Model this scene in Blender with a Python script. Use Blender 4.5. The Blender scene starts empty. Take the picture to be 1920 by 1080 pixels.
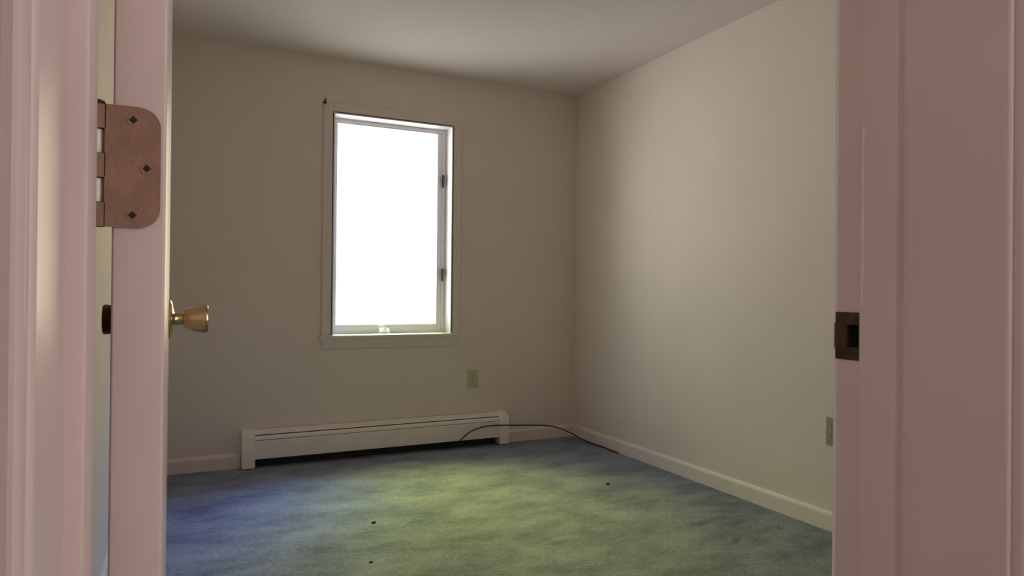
import bpy, bmesh, math, random
from mathutils import Vector, Matrix
from mathutils import noise as mnoise

S = bpy.context.scene
C = S.collection
random.seed(4)

# ------------------------------------------------------------------ camera
F_PX, YAW, PITCH, ROLL, CAM_H = 1298.3, 0.4554, 0.0043, 0.0099, 0.9656
cam_d = bpy.data.cameras.new('camera')
cam = bpy.data.objects.new('camera', cam_d)
C.objects.link(cam)
right = Vector((math.cos(YAW), -math.sin(YAW), 0))
fh = Vector((math.sin(YAW), math.cos(YAW), 0))
fwd = fh * math.cos(PITCH) + Vector((0, 0, math.sin(PITCH)))
up = -fh * math.sin(PITCH) + Vector((0, 0, math.cos(PITCH)))
cx = right * math.cos(ROLL) + up * math.sin(ROLL)
cy = -right * math.sin(ROLL) + up * math.cos(ROLL)
M = Matrix((cx, cy, -fwd)).transposed().to_4x4()
M.translation = Vector((0, 0, CAM_H))
cam.matrix_world = M
cam_d.sensor_width = 36
cam_d.lens = F_PX / 1920 * 36
cam_d.clip_start = 0.02
S.camera = cam

# ------------------------------------------------------------------ view and sampling
S.view_settings.view_transform = 'Standard'
S.view_settings.look = 'None'
S.view_settings.gamma = 1
S.view_settings.use_curve_mapping = False
S.view_settings.exposure = 0.0
S.cycles.use_denoising = True
S.cycles.max_bounces = 10
S.cycles.diffuse_bounces = 7
S.cycles.caustics_reflective = False
S.cycles.sample_clamp_indirect = 4

# ------------------------------------------------------------------ daylight outside the window
# radiance of the surroundings seen from the window, by direction: dim treeline at the horizon, pale ground below,
# sunlit foliage and haze high up ahead, open blue sky to the right, glows added low left and right to brighten the side walls
W_STRENGTH = 6.8
BASE = ((0.0, (0.55, 0.52, 0.52)), (0.40, (0.75, 0.70, 0.68)), (0.47, (0.62, 0.57, 0.50)), (0.51, (0.30, 0.28, 0.22)),
        (0.575, (0.32, 0.32, 0.24)), (0.68, (0.52, 0.66, 0.60)), (0.80, (0.57, 0.70, 0.68)), (1.0, (0.58, 0.60, 0.62)))
LOBES = (  # direction towards the light, full within / gone beyond (degrees), colour
    ((0.0, 0.68, 0.73), 8, 35, (3.5, 3.9, 0.5)),
    ((0.50, 0.52, 0.69), 4, 22, (0.5, 1.1, 3.7)),
    ((-0.64, 0.76, -0.10), 8, 36, (1.08, 1.04, 1.02)),
    ((0.62, 0.76, -0.02), 8, 30, (1.15, 0.95, 0.55)),
)
w = bpy.data.worlds.new('daylight')
S.world = w
w.use_nodes = True
nt = w.node_tree
N = nt.nodes
bg = N['Background']
tc = N.new('ShaderNodeTexCoord')
sp = N.new('ShaderNodeSeparateXYZ')
nt.links.new(tc.outputs['Generated'], sp.inputs[0])
mr = N.new('ShaderNodeMapRange')
mr.inputs['From Min'].default_value = -1
mr.inputs['From Max'].default_value = 1
nt.links.new(sp.outputs['Z'], mr.inputs['Value'])
cr = N.new('ShaderNodeValToRGB')
nt.links.new(mr.outputs[0], cr.inputs[0])
e = cr.color_ramp.elements
e[0].position = BASE[0][0]; e[0].color = (*BASE[0][1], 1)
e[1].position = BASE[-1][0]; e[1].color = (*BASE[-1][1], 1)
for pos, col in BASE[1:-1]:
    x = e.new(pos); x.color = (*col, 1)
acc = cr.outputs[0]
for d, full, gone, col in LOBES:
    vd = N.new('ShaderNodeVectorMath'); vd.operation = 'DOT_PRODUCT'
    nt.links.new(tc.outputs['Generated'], vd.inputs[0])
    vd.inputs[1].default_value = Vector(d).normalized()
    mp = N.new('ShaderNodeMapRange'); mp.interpolation_type = 'SMOOTHSTEP'
    mp.inputs['From Min'].default_value = math.cos(math.radians(gone))
    mp.inputs['From Max'].default_value = math.cos(math.radians(full))
    nt.links.new(vd.outputs['Value'], mp.inputs['Value'])
    sc = N.new('ShaderNodeVectorMath'); sc.operation = 'SCALE'
    sc.inputs[0].default_value = col
    nt.links.new(mp.outputs[0], sc.inputs['Scale'])
    ad = N.new('ShaderNodeVectorMath'); ad.operation = 'ADD'
    nt.links.new(acc, ad.inputs[0]); nt.links.new(sc.outputs[0], ad.inputs[1])
    acc = ad.outputs[0]
nt.links.new(acc, bg.inputs['Color'])
bg.inputs['Strength'].default_value = W_STRENGTH


def area(name, loc, target, sx, sy, power, col):
    l = bpy.data.lights.new(name, 'AREA')
    l.shape = 'RECTANGLE'; l.size = sx; l.size_y = sy; l.energy = power; l.color = col
    o = bpy.data.objects.new(name, l); C.objects.link(o)
    o.location = loc
    o.rotation_euler = (Vector(target) - Vector(loc)).to_track_quat('-Z', 'Y').to_euler()
    return o


# added soft area lamp for the unseen hall light, from the right behind the camera
area('hall_right_light', (1.45, -0.85, 1.35), (0.1, 0.35, 1.1), 0.8, 1.7, 18, (1.0, 0.93, 0.885))
area('hall_left_fill', (-1.0, -0.55, 1.45), (0.75, 0.45, 1.0), 0.6, 1.5, 4.9, (1.0, 0.97, 0.89))  # fill added on the left to lift the right jamb
# portal that guides sampling through the bedroom window
pl = area('window_portal', (1.178, 4.150, 1.335), (1.178, 0, 1.335), 0.74, 1.30, 1, (1, 1, 1))
pl.data.cycles.is_portal = True

# ------------------------------------------------------------------ dimensions (metres)
XL, XR = -0.19, 2.427         # bedroom side walls
YF, YB = 0.5765, 3.994        # bedroom face of the door wall, window wall
YH = 0.384                    # hall face of the door wall
ZC = 2.281
JL, JR = -0.057, 0.7165       # door jamb faces
ZD = 2.045
WX0, WX1, WZ0, WZ1 = 0.819, 1.531, 0.703, 1.966   # window opening


# ------------------------------------------------------------------ materials
def mat(name, col, rough=0.6, metal=0.0, var=0.0, vscale=6.0, bump=0.0, bscale=200.0, spec=0.5, col2=None):
    m = bpy.data.materials.new(name)
    m.use_nodes = True
    t = m.node_tree; n = t.nodes; b = n['Principled BSDF']
    b.inputs['Roughness'].default_value = rough
    b.inputs['Metallic'].default_value = metal
    b.inputs['Specular IOR Level'].default_value = spec
    tcn = n.new('ShaderNodeTexCoord')
    no = n.new('ShaderNodeTexNoise')
    no.inputs['Scale'].default_value = vscale
    no.inputs['Detail'].default_value = 4
    t.links.new(tcn.outputs['Object'], no.inputs['Vector'])
    r = n.new('ShaderNodeValToRGB')
    c2 = col2 or tuple(c * (1 - var) for c in col)
    r.color_ramp.elements[0].position = 0.35; r.color_ramp.elements[0].color = (*c2, 1)
    r.color_ramp.elements[1].position = 0.65; r.color_ramp.elements[1].color = (*col, 1)
    t.links.new(no.outputs['Fac'], r.inputs[0])
    t.links.new(r.outputs[0], b.inputs['Base Color'])
    if bump:
        nb = n.new('ShaderNodeTexNoise'); nb.inputs['Scale'].default_value = bscale
        nb.inputs['Detail'].default_value = 3
        t.links.new(tcn.outputs['Object'], nb.inputs['Vector'])
        bp = n.new('ShaderNodeBump'); bp.inputs['Strength'].default_value = bump
        bp.inputs['Distance'].default_value = 0.002
        t.links.new(nb.outputs['Fac'], bp.inputs['Height'])
        t.links.new(bp.outputs[0], b.inputs['Normal'])
    return m


WALL = (0.80, 0.725, 0.665)
m_wall = mat('wall_paint', WALL, 0.75, var=0.03, vscale=3, bump=0.25, bscale=120, spec=0.3)
m_ceil = mat('ceiling_paint', (0.75, 0.695, 0.67), 0.85, var=0.02, vscale=2, bump=0.2, bscale=90, spec=0.2)
m_trim = mat('room_trim_paint', (0.84, 0.77, 0.72), 0.45, var=0.03, vscale=8, bump=0.1, bscale=60)
m_wintrim = mat('window_trim_paint', (0.76, 0.745, 0.76), 0.4, var=0.03, vscale=9, bump=0.1, bscale=60)
m_pink = mat('pink_gloss_paint', (0.68, 0.55, 0.525), 0.36, var=0.05, vscale=7, bump=0.25, bscale=35, spec=0.3)
m_pinkcas = mat('pink_casing_paint', (0.66, 0.52, 0.50), 0.4, var=0.05, vscale=7, bump=0.2, bscale=35)
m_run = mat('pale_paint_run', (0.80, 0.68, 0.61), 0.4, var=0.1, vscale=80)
m_hallwall = mat('hall_wall_paint', (0.62, 0.50, 0.46), 0.7, var=0.04, vscale=3, bump=0.2, bscale=120)
m_bronze = mat('aged_bronze_leaf', (0.36, 0.215, 0.155), 0.5, metal=0.35, var=0.18, vscale=60, bump=0.2, bscale=300)
m_screw = mat('dark_screw', (0.05, 0.04, 0.035), 0.45, metal=0.6)
m_strike = mat('dark_bronze_plate', (0.10, 0.062, 0.04), 0.4, metal=0.6, var=0.45, vscale=45)
m_black = mat('black_recess', (0.012, 0.011, 0.01), 0.9)
m_brass = mat('worn_brass', (0.68, 0.54, 0.28), 0.22, metal=1.0, var=0.15, vscale=30)
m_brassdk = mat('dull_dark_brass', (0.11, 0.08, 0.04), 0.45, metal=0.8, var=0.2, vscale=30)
m_heater = mat('enamel_heater_paint', (0.90, 0.86, 0.81), 0.4, var=0.05, vscale=12)
m_fins = mat('dark_metal_fins', (0.05, 0.05, 0.055), 0.6, metal=0.5)
m_cable = mat('black_rubber_cable', (0.018, 0.018, 0.022), 0.45)
m_ivory = mat('ivory_plastic', (0.58, 0.53, 0.36), 0.4)
m_greyplate = mat('grey_plastic', (0.36, 0.32, 0.30), 0.4)
m_slot = mat('dark_slot', (0.03, 0.03, 0.03), 0.7)
m_latch = mat('dark_bronze_lock', (0.06, 0.06, 0.055), 0.4, metal=0.4)
m_white = mat('white_enamel', (0.82, 0.84, 0.78), 0.3)
m_lint = mat('dark_lint', (0.04, 0.035, 0.03), 0.95)
m_sub = mat('bare_wood', (0.35, 0.24, 0.15), 0.8, var=0.3, vscale=20)


def carpet_material():
    m = bpy.data.materials.new('blue_grey_carpet')
    m.use_nodes = True
    t = m.node_tree; n = t.nodes; b = n['Principled BSDF']
    b.inputs['Roughness'].default_value = 1.0
    b.inputs['Specular IOR Level'].default_value = 0.1
    b.inputs['Sheen Weight'].default_value = 0.15
    tcn = n.new('ShaderNodeTexCoord')
    mp = n.new('ShaderNodeMapping')
    mp.inputs['Rotation'].default_value = (0, 0, math.radians(25))
    mp.inputs['Scale'].default_value = (1.0, 1.6, 1.0)
    t.links.new(tcn.outputs['Object'], mp.inputs['Vector'])
    def noise(scale, det, rgh=0.55, vec=None):
        k = n.new('ShaderNodeTexNoise'); k.inputs['Scale'].default_value = scale
        k.inputs['Detail'].default_value = det; k.inputs['Roughness'].default_value = rgh
        t.links.new((vec or mp).outputs[0] if vec is None else vec, k.inputs['Vector'])
        return k
    k1 = noise(3.6, 8, 0.70)
    k2 = noise(60, 4, 0.7)
    k3 = noise(420, 2, 0.6)
    r1 = n.new('ShaderNodeValToRGB')
    a = r1.color_ramp.elements
    a[0].position = 0.34; a[0].color = (0.195, 0.225, 0.325, 1)
    a[1].position = 0.62; a[1].color = (0.40, 0.44, 0.56, 1)
    t.links.new(k1.outputs['Fac'], r1.inputs[0])
    r2 = n.new('ShaderNodeValToRGB')
    a = r2.color_ramp.elements
    a[0].position = 0.30; a[0].color = (0.66, 0.66, 0.70, 1)
    a[1].position = 0.68; a[1].color = (1.18, 1.18, 1.12, 1)
    t.links.new(k2.outputs['Fac'], r2.inputs[0])
    mu = n.new('ShaderNodeMix'); mu.data_type = 'RGBA'; mu.blend_type = 'MULTIPLY'
    mu.inputs['Factor'].default_value = 1
    t.links.new(r1.outputs[0], mu.inputs[6]); t.links.new(r2.outputs[0], mu.inputs[7])
    t.links.new(mu.outputs[2], b.inputs['Base Color'])
    ad = n.new('ShaderNodeMath'); ad.operation = 'MULTIPLY_ADD'
    t.links.new(k2.outputs['Fac'], ad.inputs[0]); ad.inputs[1].default_value = 1.6
    t.links.new(k3.outputs['Fac'], ad.inputs[2])
    bp = n.new('ShaderNodeBump'); bp.inputs['Strength'].default_value = 0.8
    bp.inputs['Distance'].default_value = 0.006
    t.links.new(ad.outputs[0], bp.inputs['Height'])
    t.links.new(bp.outputs[0], b.inputs['Normal'])
    return m


m_carpet = carpet_material()

m_glass = bpy.data.materials.new('window_glass')
m_glass.use_nodes = True
t = m_glass.node_tree
t.nodes.remove(t.nodes['Principled BSDF'])
tr = t.nodes.new('ShaderNodeBsdfTransparent'); gl = t.nodes.new('ShaderNodeBsdfGlossy')
gl.inputs['Roughness'].default_value = 0.02
lw = t.nodes.new('ShaderNodeLayerWeight'); lw.inputs['Blend'].default_value = 0.5
pw = t.nodes.new('ShaderNodeMath'); pw.operation = 'POWER'; pw.inputs[1].default_value = 5
t.links.new(lw.outputs['Facing'], pw.inputs[0])
fr = t.nodes.new('ShaderNodeMath'); fr.operation = 'MULTIPLY_ADD'
fr.inputs[1].default_value = 0.96; fr.inputs[2].default_value = 0.04
t.links.new(pw.outputs[0], fr.inputs[0])
ms = t.nodes.new('ShaderNodeMixShader')
t.links.new(fr.outputs[0], ms.inputs[0]); t.links.new(tr.outputs[0], ms.inputs[1])
t.links.new(gl.outputs[0], ms.inputs[2])
t.links.new(ms.outputs[0], t.nodes['Material Output'].inputs[0])


# ------------------------------------------------------------------ mesh helpers
def box(bm, x0, x1, y0, y1, z0, z1, bev=0.0, seg=2):
    r = bmesh.ops.create_cube(bm, size=1)
    vs = r['verts']
    for v in vs:
        v.co = Vector((x0 + (v.co.x + .5) * (x1 - x0), y0 + (v.co.y + .5) * (y1 - y0), z0 + (v.co.z + .5) * (z1 - z0)))
    if bev:
        es = list({ed for v in vs for ed in v.link_edges})
        bmesh.ops.bevel(bm, geom=es, offset=bev, segments=seg, affect='EDGES', profile=0.5)


def prism(bm, pts, a0, a1, axis='x'):
    """extrude a closed 2-D outline along an axis; pts are the other two coordinates in order"""
    def P(a, q):
        return {'x': (a, q[0], q[1]), 'y': (q[0], a, q[1]), 'z': (q[0], q[1], a)}[axis]
    lo = [bm.verts.new(P(a0, q)) for q in pts]
    hi = [bm.verts.new(P(a1, q)) for q in pts]
    n = len(pts)
    fs = [bm.faces.new(lo), bm.faces.new(hi)]
    for i in range(n):
        fs.append(bm.faces.new((lo[i], lo[(i + 1) % n], hi[(i + 1) % n], hi[i])))
    bmesh.ops.recalc_face_normals(bm, faces=fs)


def lathe(bm, prof, mtx, seg=40):
    """prof: (radius, distance along local z)"""
    rings = []
    for r, h in prof:
        if r < 1e-6:
            rings.append([bm.verts.new(mtx @ Vector((0, 0, h)))])
        else:
            rings.append([bm.verts.new(mtx @ Vector((r * math.cos(2 * math.pi * i / seg), r * math.sin(2 * math.pi * i / seg), h))) for i in range(seg)])
    fs = []
    for a, b in zip(rings, rings[1:]):
        for i in range(seg):
            j = (i + 1) % seg
            q = [a[i % len(a)], a[j % len(a)], b[j % len(b)], b[i % len(b)]]
            u = []
            for v in q:
                if v not in u: u.append(v)
            if len(u) > 2: fs.append(bm.faces.new(u))
    bmesh.ops.recalc_face_normals(bm, faces=fs)


def tube(bm, pts, r, seg=10):
    pts = [Vector(p) for p in pts]
    rings = []
    for i, p in enumerate(pts):
        d = (pts[min(i + 1, len(pts) - 1)] - pts[max(i - 1, 0)]).normalized()
        s = d.cross(Vector((0, 0, 1)))
        s = s.normalized() if s.length > 1e-4 else Vector((1, 0, 0))
        u = s.cross(d)
        rings.append([bm.verts.new(p + r * (math.cos(2 * math.pi * k / seg) * s + math.sin(2 * math.pi * k / seg) * u)) for k in range(seg)])
    fs = []
    for a, b in zip(rings, rings[1:]):
        for k in range(seg):
            fs.append(bm.faces.new((a[k], a[(k + 1) % seg], b[(k + 1) % seg], b[k])))
    fs.append(bm.faces.new(rings[0])); fs.append(bm.faces.new(rings[-1]))
    bmesh.ops.recalc_face_normals(bm, faces=fs)


def smooth_path(ctrl, n=10):
    P = [Vector(c) for c in ctrl]
    P = [2 * P[0] - P[1]] + P + [2 * P[-1] - P[-2]]
    out = []
    for i in range(1, len(P) - 2):
        a, b, c, d = P[i - 1:i + 3]
        for k in range(n):
            s = k / n
            out.append(0.5 * (2 * b + (c - a) * s + (2 * a - 5 * b + 4 * c - d) * s * s + (3 * b - a - 3 * c + d) * s ** 3))
    out.append(P[-2])
    return out


def obj(name, bm, m, parent=None, smooth=False, origin=None):
    me = bpy.data.meshes.new(name)
    o = bpy.data.objects.new(name, me)
    C.objects.link(o)
    off = Vector(origin) if origin else Vector((0, 0, 0))
    if origin:
        for v in bm.verts: v.co -= off
    if parent:
        o.parent = parent
        if not origin:
            o.location = -parent_world(parent)
        else:
            o.location = off - parent_world(parent)
    else:
        o.location = off
    bm.to_mesh(me); bm.free()
    if smooth:
        for p in me.polygons: p.use_smooth = True
        md = o.modifiers.new('edge', 'EDGE_SPLIT'); md.split_angle = math.radians(38)
    me.materials.append(m)
    return o


def parent_world(p):
    v = Vector((0, 0, 0))
    while p:
        v += p.location; p = p.parent
    return v


def empty(name, loc):
    o = bpy.data.objects.new(name, None); C.objects.link(o)
    o.location = loc; o.empty_display_size = 0.1
    return o


def tag(o, label=None, cat=None, kind=None, group=None):
    if label: o['label'] = label
    if cat: o['category'] = cat
    if kind: o['kind'] = kind
    if group: o['group'] = group
    return o


def struct(name, bm, m, label, cat, smooth=False):
    return tag(obj(name, bm, m, smooth=smooth), label, cat, 'structure')


B = bmesh.new

# ------------------------------------------------------------------ bedroom shell
T = 0.12
bm = B()
NX, NY = 200, 250
fx0, fx1, fy0, fy1 = XL, XR, 0.47, YB
dents = [  # x, y, length, width, depth, angle: worn creases and heel marks in the pile
    (2.00, 2.25, 0.10, 0.014, 0.010, 0.1), (2.16, 2.20, 0.06, 0.012, 0.008, 0.2), (2.27, 2.075, 0.05, 0.014, 0.011, 0.5),
    (2.00, 2.045, 0.05, 0.014, 0.011, 0.7), (2.12, 2.065, 0.16, 0.008, 0.006, 0.25), (1.98, 2.91, 0.04, 0.012, 0.009, 0.2),
    (0.92, 2.76, 0.26, 0.010, 0.005, 0.45), (0.70, 2.55, 0.10, 0.01, 0.006, 0.3), (1.3, 2.35, 0.14, 0.01, 0.006, 0.3)]
vg = []
for j in range(NY + 1):
    row = []
    for i in range(NX + 1):
        x = fx0 + (fx1 - fx0) * i / NX; y = fy0 + (fy1 - fy0) * j / NY
        z = 0.0015 * mnoise.noise(Vector((x * 9, y * 14, 0))) + 0.001 * mnoise.noise(Vector((x * 30, y * 40, 3)))
        for dx, dy, L, W, D, A in dents:
            u = (x - dx) * math.cos(A) + (y - dy) * math.sin(A); v = -(x - dx) * math.sin(A) + (y - dy) * math.cos(A)
            z -= D * math.exp(-(u / L) ** 2 * 2 - (v / W) ** 2)
            z += D * 0.5 * math.exp(-(u / L) ** 2 * 2 - ((v - 1.8 * W) / W) ** 2)
        row.append(bm.verts.new((x, y, z - 0.001)))
    vg.append(row)
for j in range(NY):
    for i in range(NX):
        bm.faces.new((vg[j][i], vg[j][i + 1], vg[j + 1][i + 1], vg[j + 1][i]))
fl = struct('floor', bm, m_carpet, 'blue grey carpet with matted pile covering the bedroom floor', 'floor')
for p in fl.data.polygons: p.use_smooth = True
bm = B(); box(bm, XL - T, XR + T, YF, YB + T, -0.10, -0.03)
struct('floor_base', bm, m_sub, 'bare board slab beneath the bedroom carpet', 'floor')

bm = B(); box(bm, XL - T, XR + T, YH, YB + T, ZC, ZC + 0.1)
struct('ceiling', bm, m_ceil, 'plain off white bedroom ceiling', 'ceiling')
bm = B(); box(bm, XL - T, XL, YF, YB, -0.03, ZC)
struct('wall_left', bm, m_wall, 'cream wall behind the open door', 'wall')
bm = B(); box(bm, XR, XR + T, YF, YB, -0.03, ZC)
struct('wall_right', bm, m_wall, 'cream wall washed by daylight, right of the window', 'wall')
bm = B()
YO = YB + 0.15
rx0, rx1, rz0, rz1 = WX0 - 0.012, WX1 + 0.012, WZ0 - 0.02, WZ1 + 0.012
box(bm, XL - T, rx0, YB, YO, -0.03, ZC); box(bm, rx1, XR + T, YB, YO, -0.03, ZC)
box(bm, rx0, rx1, YB, YO, -0.03, rz0); box(bm, rx0, rx1, YB, YO, rz1, ZC)
struct('wall_back', bm, m_wall, 'beige wall with the single window and the baseboard heater', 'wall')
bm = B()
ro0, ro1 = JL - 0.02, JR + 0.02
box(bm, -1.4, ro0, YH, YF, -0.03, ZC); box(bm, ro1, XR + T, YH, YF, -0.03, ZC); box(bm, ro0, ro1, YH, YF, ZD + 0.02, ZC)
struct('wall_front', bm, m_hallwall, 'thick wall around the doorway, seen from the hall', 'wall')


# ------------------------------------------------------------------ hall shell (behind and beside the camera)
bm = B(); box(bm, -1.4, 2.6, -1.6, 0.47, -0.10, -0.001)
struct('floor_hall', bm, m_carpet, 'carpeted hall floor in front of the doorway', 'floor')
bm = B(); box(bm, -1.5, 2.6, -1.7, YH, ZC, ZC + 0.1)
struct('ceiling_hall', bm, m_ceil, 'off white hall ceiling', 'ceiling')
bm = B(); box(bm, -1.5, 2.6, -1.7, -1.6, -0.03, ZC)
struct('wall_hall_back', bm, m_hallwall, 'hall wall facing the doorway', 'wall')
bm = B(); box(bm, -1.5, -1.4, -1.6, YH, -0.03, ZC)
struct('wall_hall_left', bm, m_hallwall, 'left end wall of the hall', 'wall')
bm = B(); box(bm, 2.5, 2.6, -1.6, YH, -0.03, ZC)
struct('wall_hall_right', bm, m_hallwall, 'right end wall of the hall', 'wall')


# ------------------------------------------------------------------ baseboards
def base_profile(h=0.082, t=0.013):
    return [(0, 0), (t, 0), (t, h - 0.016), (t * 0.75, h - 0.007), (t * 0.45, h - 0.001), (0, h)]


HX0, HX1 = 0.338, 1.912       # heater ends
bm = B()
for a, b in ((XL, HX0 - 0.004), (HX1 + 0.002, XR)):
    prism(bm, [(YB - q[0], q[1] - 0.004) for q in base_profile()], a, b, 'x')
struct('baseboard_back', bm, m_trim, 'cream baseboard on both sides of the heater under the window', 'baseboard')
bm = B(); prism(bm, [(XR - q[0], q[1] - 0.004) for q in base_profile()], YF, YB - 0.013, 'y')
struct('baseboard_right', bm, m_trim, 'cream baseboard running along the right wall', 'baseboard')
bm = B(); prism(bm, [(XL + q[0], q[1] - 0.004) for q in base_profile()], YF, YB - 0.013, 'y')
struct('baseboard_left', bm, m_trim, 'cream baseboard on the wall behind the door', 'baseboard')

# ------------------------------------------------------------------ door frame: jambs, stops, casings
SY0, SY1 = 0.492, 0.538
STOP = 0.0105


def rounded_jamb(x_face, x_back, side):
    """outline in (x, y); side +1 faces +x. the hall arris is well rounded by old paint"""
    r = 0.0045
    pts = [(x_back, YH), (x_face - side * r, YH)]
    for k in range(1, 7):
        a = math.pi / 2 * k / 6
        pts.append((x_face - side * r + side * r * math.sin(a), YH + r - r * math.cos(a)))
    r2 = 0.002
    pts += [(x_face, YF - r2), (x_face - side * r2, YF), (x_back, YF)]
    return pts


def stop_outline(x_face, side):
    s = side * STOP; r = 0.003 * side
    return [(x_face, SY0), (x_face + s - r, SY0), (x_face + s - r * .3, SY0 + abs(r) * .3), (x_face + s, SY0 + abs(r)),
            (x_face + s, SY1 - 0.0015), (x_face + s - side * 0.0015, SY1), (x_face, SY1)]


# strike opening in the right jamb
KY0, KY1, KZ0, KZ1 = 0.545, 0.5605, 0.903, 0.930
jl = empty('trim_1', (JL, YF, 0)); tag(jl, 'pink painted door jamb on the hinge side, left of the doorway', 'door frame', 'structure')
bm = B(); prism(bm, rounded_jamb(JL, JL - 0.02, 1), 0, ZD + .02, 'z')
obj('jamb', bm, m_pink, jl, smooth=True)
bm = B(); prism(bm, stop_outline(JL, 1), 0, ZD, 'z'); obj('door_stop', bm, m_pink, jl, smooth=True)

jr = empty('trim_2', (JR, YF, 0)); tag(jr, 'pink painted door jamb with the strike plate, right of the doorway', 'door frame', 'structure')
bm = B()
prism(bm, rounded_jamb(JR, JR + 0.02, -1), 0, KZ0, 'z')
prism(bm, rounded_jamb(JR, JR + 0.02, -1), KZ1, ZD + .02, 'z')
half = rounded_jamb(JR, JR + 0.02, -1)
prism(bm, half[:8] + [(JR, KY0), (JR + 0.02, KY0)], KZ0, KZ1, 'z')
prism(bm, [(JR, KY1)] + half[8:] + [(JR + 0.02, KY1)], KZ0, KZ1, 'z')
obj('jamb', bm, m_pink, jr, smooth=True)
bm = B(); prism(bm, stop_outline(JR, -1), 0, ZD, 'z'); obj('door_stop', bm, m_pink, jr, smooth=True)
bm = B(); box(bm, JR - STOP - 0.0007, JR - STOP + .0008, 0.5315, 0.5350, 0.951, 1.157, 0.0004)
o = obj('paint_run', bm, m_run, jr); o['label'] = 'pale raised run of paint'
# strike plate: a thin metal plate with a rectangular hole and a curved lip
bm = B()
PY0, PY1, PZ0, PZ1 = 0.5395, YF - 0.0005, 0.8885, 0.9445
x0, x1 = JR - 0.0013, JR + 0.0004
box(bm, x0, x1, PY0, KY0, PZ0, PZ1); box(bm, x0, x1, KY1, PY1, PZ0, PZ1)
box(bm, x0, x1, KY0, KY1, PZ0, KZ0); box(bm, x0, x1, KY0, KY1, KZ1, PZ1)
prism(bm, [(x0, PY1), (x0 + .0016, PY1), (x0 + 0.003, PY1 + 0.0025), (x0 + 0.0075, PY1 + 0.0045), (x0 + 0.0070, PY1 + 0.0058), (x0 + 0.0015, PY1 + .0032)], 0.9015, 0.9315, 'z')
st = obj('strike_plate', bm, m_strike, jr); st['label'] = 'dark bronze strike plate'
bm = B(); box(bm, JR + 0.017, JR + 0.0195, KY0 + .0002, KY1 - .0002, KZ0 + .0002, KZ1 - .0002)
box(bm, JR + .0005, JR + .018, KY0 + .0002, KY0 + .0008, KZ0 + .0002, KZ1 - .0002); box(bm, JR + .0005, JR + .018, KY1 - .0008, KY1 - .0002, KZ0 + .0002, KZ1 - .0002)
box(bm, JR + .0005, JR + .018, KY0 + .0002, KY1 - .0002, KZ0 + .0002, KZ0 + .0008); box(bm, JR + .0005, JR + .018, KY0 + .0002, KY1 - .0002, KZ1 - .0008, KZ1 - .0002)
obj('latch_pocket', bm, m_black, st)
for zz in (PZ0 + 0.007, PZ1 - 0.007):
    bm = B(); lathe(bm, [(0, -.0006), (0.0025, -.0005), (0.0034, 0), (0.0034, 0.0006)],
                    Matrix.Translation((JR - 0.0013, 0.5475, zz)) @ Matrix.Rotation(math.pi / 2, 4, 'Y'), 16)
    obj('screw', bm, m_screw, st, smooth=True)

jt = empty('trim_3', (0.33, YF, ZD)); tag(jt, 'pink head jamb across the top of the doorway', 'door frame', 'structure')
bm = B(); box(bm, JL, JR, YH, YF, ZD, ZD + 0.02, 0.002); obj('jamb', bm, m_pink, jt)
bm = B(); box(bm, JL + STOP, JR - STOP, SY0, SY1, ZD - STOP, ZD, 0.002); obj('door_stop', bm, m_pink, jt)


def casing_outline(xi, side, y0, d):
    """hall or room casing; xi inner edge, side = direction away from the opening; y0 wall plane, d = protrusion direction"""
    prof = [(0, 0), (0, 0.0055), (0.0010, 0.0085), (0.0030, 0.0102), (0.0052, 0.0094), (0.0064, 0.0066), (0.0076, 0.0048),
            (0.0105, 0.0035), (0.0140, 0.0045), (0.019, 0.0085), (0.027, 0.0125), (0.036, 0.0150), (0.046, 0.0160), (0.054, 0.0155), (0.057, 0.012), (0.057, 0)]
    return [(xi + side * a, y0 + d * b) for a, b in prof]


for nm, xi, s, lab in (('trim_4', JL - 0.0030, -1, 'pink moulded casing on the hall side, left edge of the picture'),
                       ('trim_5', JR + 0.0065, 1, 'pink moulded casing on the hall side, right edge of the picture')):
    bm = B(); prism(bm, casing_outline(xi, s, YH, -1), 0, ZD + 0.06, 'z')
    struct(nm, bm, m_pinkcas, lab, 'door casing', smooth=True)
bm = B()
prism(bm, [(y, ZD + 0.006 + (x - 0)) for x, y in casing_outline(0, 1, YH, -1)], JL - 0.06, JR + 0.06, 'x')
struct('trim_6', bm, m_pinkcas, 'pink moulded head casing above the doorway on the hall side', 'door casing')
for nm, xi, s, lab in (('trim_7', JL - 0.006, -1, 'cream casing on the bedroom side behind the hinge'),
                       ('trim_8', JR + 0.006, 1, 'cream casing on the bedroom side beyond the strike plate')):
    bm = B(); prism(bm, casing_outline(xi, s, YF, 1), 0, ZD + 0.06, 'z')
    struct(nm, bm, m_trim, lab, 'door casing', smooth=True)

# ------------------------------------------------------------------ the door, standing open at a right angle
DX0, DX1 = -0.0405, -0.0055
DY0, DY1 = 0.5815, 1.3435
dr = empty('door_1', (DX0, DY0, 0.012))
tag(dr, 'pink painted door standing wide open into the bedroom, hinge edge towards us', 'door', 'structure')
bm = B(); box(bm, DX0, DX1, DY0, DY1, 0.012, 2.04, 0.0022, 3)
obj('door_slab', bm, m_pink, dr, smooth=True)
# hinge: leaf on the door edge with alternate knuckles, the jamb leaf painted over
HZ0, HZ1 = 1.0093, 1.0983
kn = (HZ1 - HZ0) / 5
bx_, by_ = -0.0505, 0.5868


def leaf_outline(xa, xb, z0, z1, r, seg=8):
    pts = [(xa, z0), (xb - r, z0)]
    for k in range(1, seg + 1):
        a = math.pi / 2 * k / seg
        pts.append((xb - r + r * math.sin(a), z0 + r - r * math.cos(a)))
    for k in range(0, seg + 1):
        a = math.pi / 2 * k / seg
        pts.append((xb - r + r * math.cos(a), z1 - r + r * math.sin(a)))
    pts.append((xa, z1))
    return pts


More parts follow.
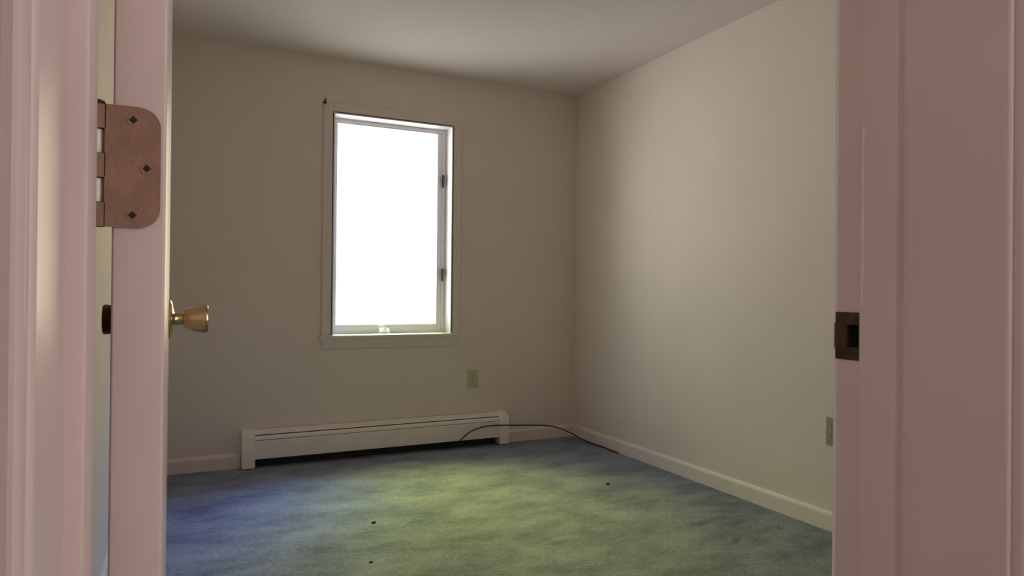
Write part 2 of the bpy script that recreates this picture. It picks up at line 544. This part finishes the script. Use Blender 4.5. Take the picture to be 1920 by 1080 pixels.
hg = empty('hinge', Vector((DX0, DY0, HZ0))); hg.parent = dr; hg.location = Vector((DX0, DY0, HZ0)) - dr.location
hg['label'] = 'bronze butt hinge with rounded corners'
bm = B()
prism(bm, leaf_outline(-0.0455, -0.0092, HZ0, HZ1, 0.0145), DY0 - 0.0022, DY0 + 0.0002, 'y')
lf = obj('hinge_leaf', bm, m_bronze, hg)
for k in range(5):
    bm = B()
    z0 = HZ0 + kn * k + 0.0003; z1 = HZ0 + kn * (k + 1) - 0.0003
    lathe(bm, [(0, z0), (0.0052, z0), (0.0056, z0 + .0006), (0.0056, z1 - .0006), (0.0052, z1), (0, z1)], Matrix.Translation((bx_, by_, 0)), 28)
    if k % 2 == 0:
        box(bm, -0.0508, -0.0449, DY0 - 0.0022, DY0 + 0.0012, z0, z1)
    o = obj('knuckle', bm, m_bronze if k % 2 == 0 else m_trim, hg, smooth=True)
    if k % 2: o['label'] = 'knuckle painted cream'
bm = B(); lathe(bm, [(0, HZ1 - .0002), (0.0044, HZ1 - .0002), (0.0052, HZ1 + .001), (0.0045, HZ1 + 0.003), (0.002, HZ1 + 0.0042), (0, HZ1 + .0044)], Matrix.Translation((bx_, by_, 0)), 24)
obj('hinge_pin', bm, m_screw, hg, smooth=True)
bm = B(); box(bm, JL - 0.0002, JL + 0.0016, YF - 0.028, YF + .004, HZ0, HZ1)
box(bm, JL + .0000, JL + 0.0022, YF + .002, by_, HZ0 + kn, HZ0 + 2 * kn); box(bm, JL + .0000, JL + 0.0022, YF + .002, by_, HZ0 + 3 * kn, HZ0 + 4 * kn)
o = obj('jamb_leaf', bm, m_trim, jl); o['label'] = 'hinge leaf painted cream'
for sx, sz in ((-0.0275, 1.0885), (-0.0185, 1.0535), (-0.0275, 1.0185)):
    mt = Matrix.Translation((sx, DY0 - 0.0022, sz)) @ Matrix.Rotation(math.pi / 2, 4, 'X')
    bm = B(); lathe(bm, [(0.0044, -0.0004), (0.0044, 0.0003), (0.0036, 0.0005), (0.0022, 0.0001), (0.0022, -0.0002), (0, -0.0002)], mt, 24)
    sc = obj('screw', bm, m_bronze, lf, smooth=True)
    bm = B(); lathe(bm, [(0.0022, 0.0), (0.0022, 0.00035), (0, 0.00035)], mt, 16)
    box(bm, sx - .0003, sx + .0003, DY0 - .0028, DY0 - .0022, sz - .003, sz + .003)
    box(bm, sx - .003, sx + .003, DY0 - .0028, DY0 - .0022, sz - .0003, sz + .0003)
    obj('screw_recess', bm, m_screw, lf)


# knobs on both faces
def knob(side, xface, matl, nm, label):
    mt = Matrix.Translation((xface, 1.280, 0.9135)) @ Matrix.Rotation(side * math.pi / 2, 4, 'Y')
    k = empty(nm, (xface, 1.280, 0.9135)); k.parent = dr; k.location = Vector((xface, 1.280, 0.9135)) - dr.location
    k['label'] = label
    bm = B(); lathe(bm, [(0, 0), (0.0325, 0), (0.0325, 0.002), (0.030, 0.0045), (0.023, 0.006), (0.0145, 0.0075), (0.0125, 0.0085), (0, .0085)], mt, 48)
    obj('rose', bm, matl, k, smooth=True)
    bm = B(); lathe(bm, [(0, .008), (0.0115, 0.008), (0.0100, 0.011), (0.0098, 0.021), (0, .021)], mt, 40)
    obj('neck', bm, matl, k, smooth=True)
    bm = B(); lathe(bm, [(0, .0205), (0.0105, 0.0205), (0.0155, 0.0225), (0.0185, 0.028), (0.0208, 0.038), (0.0228, 0.048), (0.0238, 0.053), (0.0240, 0.0560),
                         (0.0232, 0.0585), (0.0215, 0.0595), (0.018, 0.0585), (0.010, 0.0580), (0, 0.058)], mt, 48)
    obj('knob_head', bm, matl, k, smooth=True)


knob(1, DX1, m_brass, 'door_knob', 'brass tulip knob on the hall face')
knob(-1, DX0, m_brassdk, 'door_knob', 'dark knob glimpsed through the hinge gap')
bm = B(); box(bm, DX0 + .005, DX1 - .005, DY1 - 0.0005, DY1 + .0012, 0.885, 0.942); box(bm, -0.03, -0.016, DY1, DY1 + 0.010, 0.905, 0.922, 0.002)
obj('latch', bm, m_brass, dr)

# ------------------------------------------------------------------ window
wn = empty('window_1', (1.175, YB, WZ0)); tag(wn, 'single casement window filled with white daylight', 'window', 'structure')
D0 = YB - 0.001               # jamb extension from the room face
YS = 4.088                    # room face of the sash
bm = B()
e0 = YB - 0.013
box(bm, WX0 - 0.012, WX0, e0, YO, WZ0 - .02, WZ1 + .012); box(bm, WX1, WX1 + 0.012, e0, YO, WZ0 - .02, WZ1 + .012)
box(bm, WX0, WX1, e0, YO, WZ1, WZ1 + 0.012); box(bm, WX0, WX1, YB + .02, YO, WZ0 - 0.02, WZ0)
obj('window_jamb', bm, m_wintrim, wn)
bm = B()  # flat casing: two legs and a head with eased edges
cw = 0.058
for a, b, c, d in ((WX0 - 0.004 - cw, WX0 - 0.004, WZ0, WZ1 + 0.004 + cw), (WX1 + 0.004, WX1 + 0.004 + cw, WZ0, WZ1 + 0.004 + cw)):
    box(bm, a, b, YB - 0.013, YB, c, d, 0.003)
box(bm, WX0 - 0.0041, WX1 + 0.0041, YB - 0.013, YB, WZ1 + 0.004, WZ1 + 0.004 + cw, 0.003)
obj('window_casing', bm, m_wall, wn)
bm = B(); box(bm, WX0 - 0.072, WX1 + 0.060, YB - 0.026, YB, WZ0 - 0.020, WZ0, 0.005, 3); box(bm, WX0, WX1, YB - .01, YO - .03, WZ0 - 0.018, WZ0 + .0002)
obj('window_stool', bm, m_wintrim, wn, smooth=True)
bm = B()
ap = [(WX0 - 0.066, YB - .022, WZ0 - .019), (WX0 - .052, YB - .008, WZ0 - .075), (WX1 + .038, YB - .008, WZ0 - .075), (WX1 + .052, YB - .022, WZ0 - .019)]
fr_ = [bm.verts.new(p) for p in ap]; bk_ = [bm.verts.new((p[0], YB, p[2])) for p in ap]
fs_ = [bm.faces.new(fr_), bm.faces.new(bk_)] + [bm.faces.new((fr_[i], fr_[(i + 1) % 4], bk_[(i + 1) % 4], bk_[i])) for i in range(4)]
bmesh.ops.recalc_face_normals(bm, faces=fs_)
obj('window_apron', bm, m_wall, wn)
bm = B()  # fixed frame stop around the sash
box(bm, WX0, WX0 + 0.018, YS - 0.002, YO - .01, WZ0, WZ1); box(bm, WX1 - 0.027, WX1, YS - 0.004, YO - .01, WZ0, WZ1, .002)
box(bm, WX0, WX1, YS - 0.008, YO - .01, WZ1 - 0.018, WZ1, .002); box(bm, WX0, WX1, YS - 0.002, YO - .01, WZ0, WZ0 + 0.016, .002)
obj('window_frame', bm, m_wintrim, wn)
sx0, sx1, sz0, sz1 = WX0 + 0.018, WX1 - 0.026, WZ0 + 0.015, WZ1 - 0.017
sh = empty('sash', (sx0, YS, sz0)); sh.parent = wn; sh.location = Vector((sx0, YS, sz0)) - wn.location
gx0, gx1, gz0, gz1 = 0.857, 1.4765, 0.757, 1.940
bm = B()
box(bm, sx0, gx0, YS, YS + 0.035, sz0, sz1, .002); box(bm, gx1, sx1, YS, YS + 0.035, sz0, sz1, .002)
box(bm, gx0, gx1, YS, YS + 0.035, sz0, gz0, .002); box(bm, gx0, gx1, YS, YS + 0.035, gz1, sz1, .002)
obj('sash_frame', bm, m_wintrim, sh)
bm = B(); box(bm, gx0 - 0.004, gx1 + 0.004, YS + 0.018, YS + 0.022, gz0 - .004, gz1 + .004)
obj('glass_pane', bm, m_glass, sh)
for z0 in (1.608, 1.023):     # the two sash locks on the hinge-free stile
    lk = empty('sash_lock', (1.507, YS - .008, z0)); lk.parent = wn; lk.location = Vector((1.507, YS - .008, z0)) - wn.location
    lk['label'] = 'dark sash lock lever'
    bm = B(); box(bm, 1.5035, 1.5165, YS - 0.012, YS - 0.008, z0, z0 + 0.078, .0015); obj('lock_plate', bm, m_latch, lk)
    bm = B()
    prism(bm, [(YS - 0.012, z0 + .055), (YS - 0.012, z0 + .072), (YS - 0.022, z0 + 0.074), (YS - 0.028, z0 + 0.070), (YS - 0.024, z0 + 0.03), (YS - 0.018, z0 + .012), (YS - 0.014, z0 + .014), (YS - 0.018, z0 + .045)], 1.5065, 1.5135, 'x')
    obj('lever', bm, m_latch, lk)
ck = empty('crank_operator', (1.14, YS - 0.03, WZ0)); ck.parent = wn; ck.location = Vector((1.14, YS - 0.03, WZ0)) - wn.location
ck['label'] = 'white folding crank'
bm = B()
prism(bm, [(YS - 0.002, WZ0), (YS - 0.002, WZ0 + 0.034), (YS - 0.014, WZ0 + 0.034), (YS - 0.036, WZ0 + 0.012), (YS - 0.040, WZ0)], 1.110, 1.172, 'x')
obj('crank_base', bm, m_white, ck)
bm = B()
lathe(bm, [(0, 0), (0.010, 0), (0.010, 0.012), (0.008, 0.015), (0, 0.015)], Matrix.Translation((1.143, YS - 0.026, WZ0 + 0.024)) @ Matrix.Rotation(math.radians(55), 4, 'X'), 20)
obj('crank_hub', bm, m_white, ck, smooth=True)
bm = B(); tube(bm, smooth_path([(1.143, YS - 0.036, WZ0 + 0.032), (1.130, YS - 0.038, WZ0 + 0.042), (1.118, YS - 0.036, WZ0 + 0.046), (1.106, YS - 0.034, WZ0 + 0.041)], 5), 0.0045, 10)
obj('crank_handle', bm, m_white, ck, smooth=True)

# ------------------------------------------------------------------ baseboard heater under the window
ht = empty('baseboard_heater', (HX0, YB, 0))
tag(ht, 'long low cream enamelled baseboard heater below the window', 'heater')
HY = YB - 0.068
bm = B(); box(bm, HX0 + .004, HX1 - .004, YB - 0.003, YB, -0.006, 0.200); obj('back_panel', bm, m_fins, ht)
cap = [(YB, 0.004), (HY - 0.003, 0.004), (HY - 0.003, 0.166), (HY + 0.002, 0.173), (YB - 0.012, 0.205), (YB, 0.207)]
for a, b in ((HX0, HX0 + 0.066), (HX1 - 0.066, HX1)):
    bm = B(); prism(bm, cap, a, b, 'x')
    bmesh.ops.bevel(bm, geom=list(bm.edges), offset=0.0025, segments=2, affect='EDGES')
    obj('end_cap', bm, m_heater, ht, smooth=True)
pa, pb = HX0 + 0.065, HX1 - 0.065
bm = B()
prism(bm, [(HY, 0.052), (HY, 0.146), (HY + 0.003, 0.150), (HY + 0.004, 0.148), (HY + 0.002, 0.145), (HY + 0.002, 0.056), (HY + 0.010, 0.052), (HY + .010, .050), (HY + .002, .050)], pa, pb, 'x')
obj('front_panel', bm, m_heater, ht)
bm = B()  # damper blade below the hood
prism(bm, [(HY + 0.002, 0.1525), (HY + 0.0005, 0.1535), (HY + 0.003, 0.166), (HY + 0.012, 0.1745), (HY + 0.014, 0.173), (HY + .005, .165)], pa, pb, 'x')
obj('damper', bm, m_heater, ht)
bm = B()
prism(bm, [(YB - 0.003, 0.200), (YB - 0.012, 0.200), (YB - 0.053, 0.183), (YB - 0.055, 0.1795), (YB - 0.050, 0.180), (YB - 0.012, 0.196), (YB - 0.003, 0.197)], pa, pb, 'x')
obj('hood', bm, m_heater, ht)
bm = B()
k = pa + 0.03
while k < pb - 0.02:
    box(bm, k, k + 0.0008, YB - 0.058, YB - 0.012, 0.066, 0.130); k += 0.012
tube(bm, [(pa - .01, YB - 0.035, 0.098), (pb + .01, YB - 0.035, 0.098)], 0.010, 14)
obj('heating_element', bm, m_fins, ht)

# ------------------------------------------------------------------ cable arching over the heater's right end
ctrl = [(1.50, 3.945, 0.010), (1.545, 3.912, 0.030), (1.572, 3.896, 0.060), (1.622, 3.893, 0.100), (1.68, 3.893, 0.122), (1.745, 3.895, 0.131), (1.84, 3.895, 0.131),
        (1.93, 3.895, 0.124), (2.04, 3.90, 0.115), (2.15, 3.905, 0.104), (2.23, 3.90, 0.088), (2.30, 3.885, 0.062), (2.345, 3.865, 0.040), (2.375, 3.83, 0.018), (2.392, 3.76, 0.008),
        (2.398, 3.66, 0.006), (2.400, 3.56, 0.006), (2.396, 3.50, 0.005), (2.403, 3.44, 0.004)]
bm = B(); tube(bm, smooth_path(ctrl, 8), 0.0038, 10)
tag(obj('cable', bm, m_cable, smooth=True, origin=(2.40, 3.5, 0)), 'black cable looping over the heater end into the room corner', 'cable')


# ------------------------------------------------------------------ wall outlets
def outlet(name, loc, rot, matl, label, group=None):
    r = empty(name, loc); r.rotation_euler = (0, 0, rot); tag(r, label, 'outlet')
    def add(nm, bm, m, par, sm=False):
        me = bpy.data.meshes.new(nm); bm.to_mesh(me); bm.free(); me.materials.append(m)
        o = bpy.data.objects.new(nm, me); C.objects.link(o); o.parent = par
        return o
    bm = B(); box(bm, -0.035, 0.035, -0.0055, 0.0, -0.057, 0.057, 0.002, 3); add('cover_plate', bm, matl, r)
    for dz in (0.0195, -0.0195):
        bm = B()
        pts = []
        for k in range(32):
            a = 2 * math.pi * k / 32
            pts.append((0.0172 * math.cos(a), max(-.0125, min(.0125, 0.0172 * math.sin(a))) + dz))
        prism(bm, pts, -0.0078, -0.0045, 'y')
        f = add('receptacle', bm, matl, r)
        bm = B()
        box(bm, -0.0075, -0.0052, -0.0082, -0.0070, dz - 0.002, dz + 0.0065); box(bm, 0.0052, 0.0075, -0.0082, -0.0070, dz - 0.001, dz + 0.0055)
        lathe(bm, [(0.0026, 0), (0.0026, .0008), (0, .0008)], Matrix.Translation((0, -0.0074, dz - 0.0075)) @ Matrix.Rotation(math.pi / 2, 4, 'X'), 12)
        add('slot', bm, m_slot, f)
    bm = B(); lathe(bm, [(0.0032, 0), (0.0028, .001), (0, .0012)], Matrix.Translation((0, -0.0055, 0)) @ Matrix.Rotation(math.pi / 2, 4, 'X'), 14)
    add('screw', bm, m_screw, r)


outlet('wall_outlet', (1.690, YB, 0.415), 0, m_ivory, 'small ivory duplex outlet on the wall between window and corner')
outlet('wall_outlet', (XR, 1.957, 0.403), -math.pi / 2, m_greyplate, 'grey duplex outlet on the right wall beside the door jamb')

# small dark screw hook left at the top left corner of the window casing
bm = B()
lathe(bm, [(0.0105, 0), (0.0105, 0.003), (0.005, 0.005), (0.0045, 0.014), (0, 0.014)], Matrix.Translation((0.760, YB - 0.0128, 2.022)) @ Matrix.Rotation(math.pi / 2, 4, 'X'), 16)
tube(bm, smooth_path([(0.760, YB - 0.025, 2.022), (0.760, YB - 0.031, 2.016), (0.760, YB - 0.034, 2.024), (0.760, YB - 0.033, 2.040)], 4), 0.0045, 8)
tag(obj('curtain_hook', bm, m_latch, smooth=True, origin=(0.760, YB - 0.013, 2.022)), 'tiny dark curtain hook at the top left corner of the window casing', 'hook')

# crumbs of lint on the carpet
for i, (x, y, s, lab) in enumerate(((0.758, 2.827, 0.0065, 'dark crumb on the sunlit carpet below the window'),
                                    (1.975, 2.915, 0.006, 'dark crumb on the carpet nearest the right wall'),
                                    (0.640, 2.42, 0.005, 'dark crumb on the carpet nearest the open door'))):
    bm = B(); bmesh.ops.create_icosphere(bm, subdivisions=2, radius=s)
    for v in bm.verts:
        v.co *= 1 + 0.5 * mnoise.noise(v.co * 300 + Vector((i, 0, 0)))
        v.co.x *= 1.5; v.co.z *= 0.6
    o = obj('carpet_crumb', bm, m_lint); o.location = (x, y, s * 0.5 - 0.001)
    tag(o, lab, 'crumb', group='crumbs on the carpet')
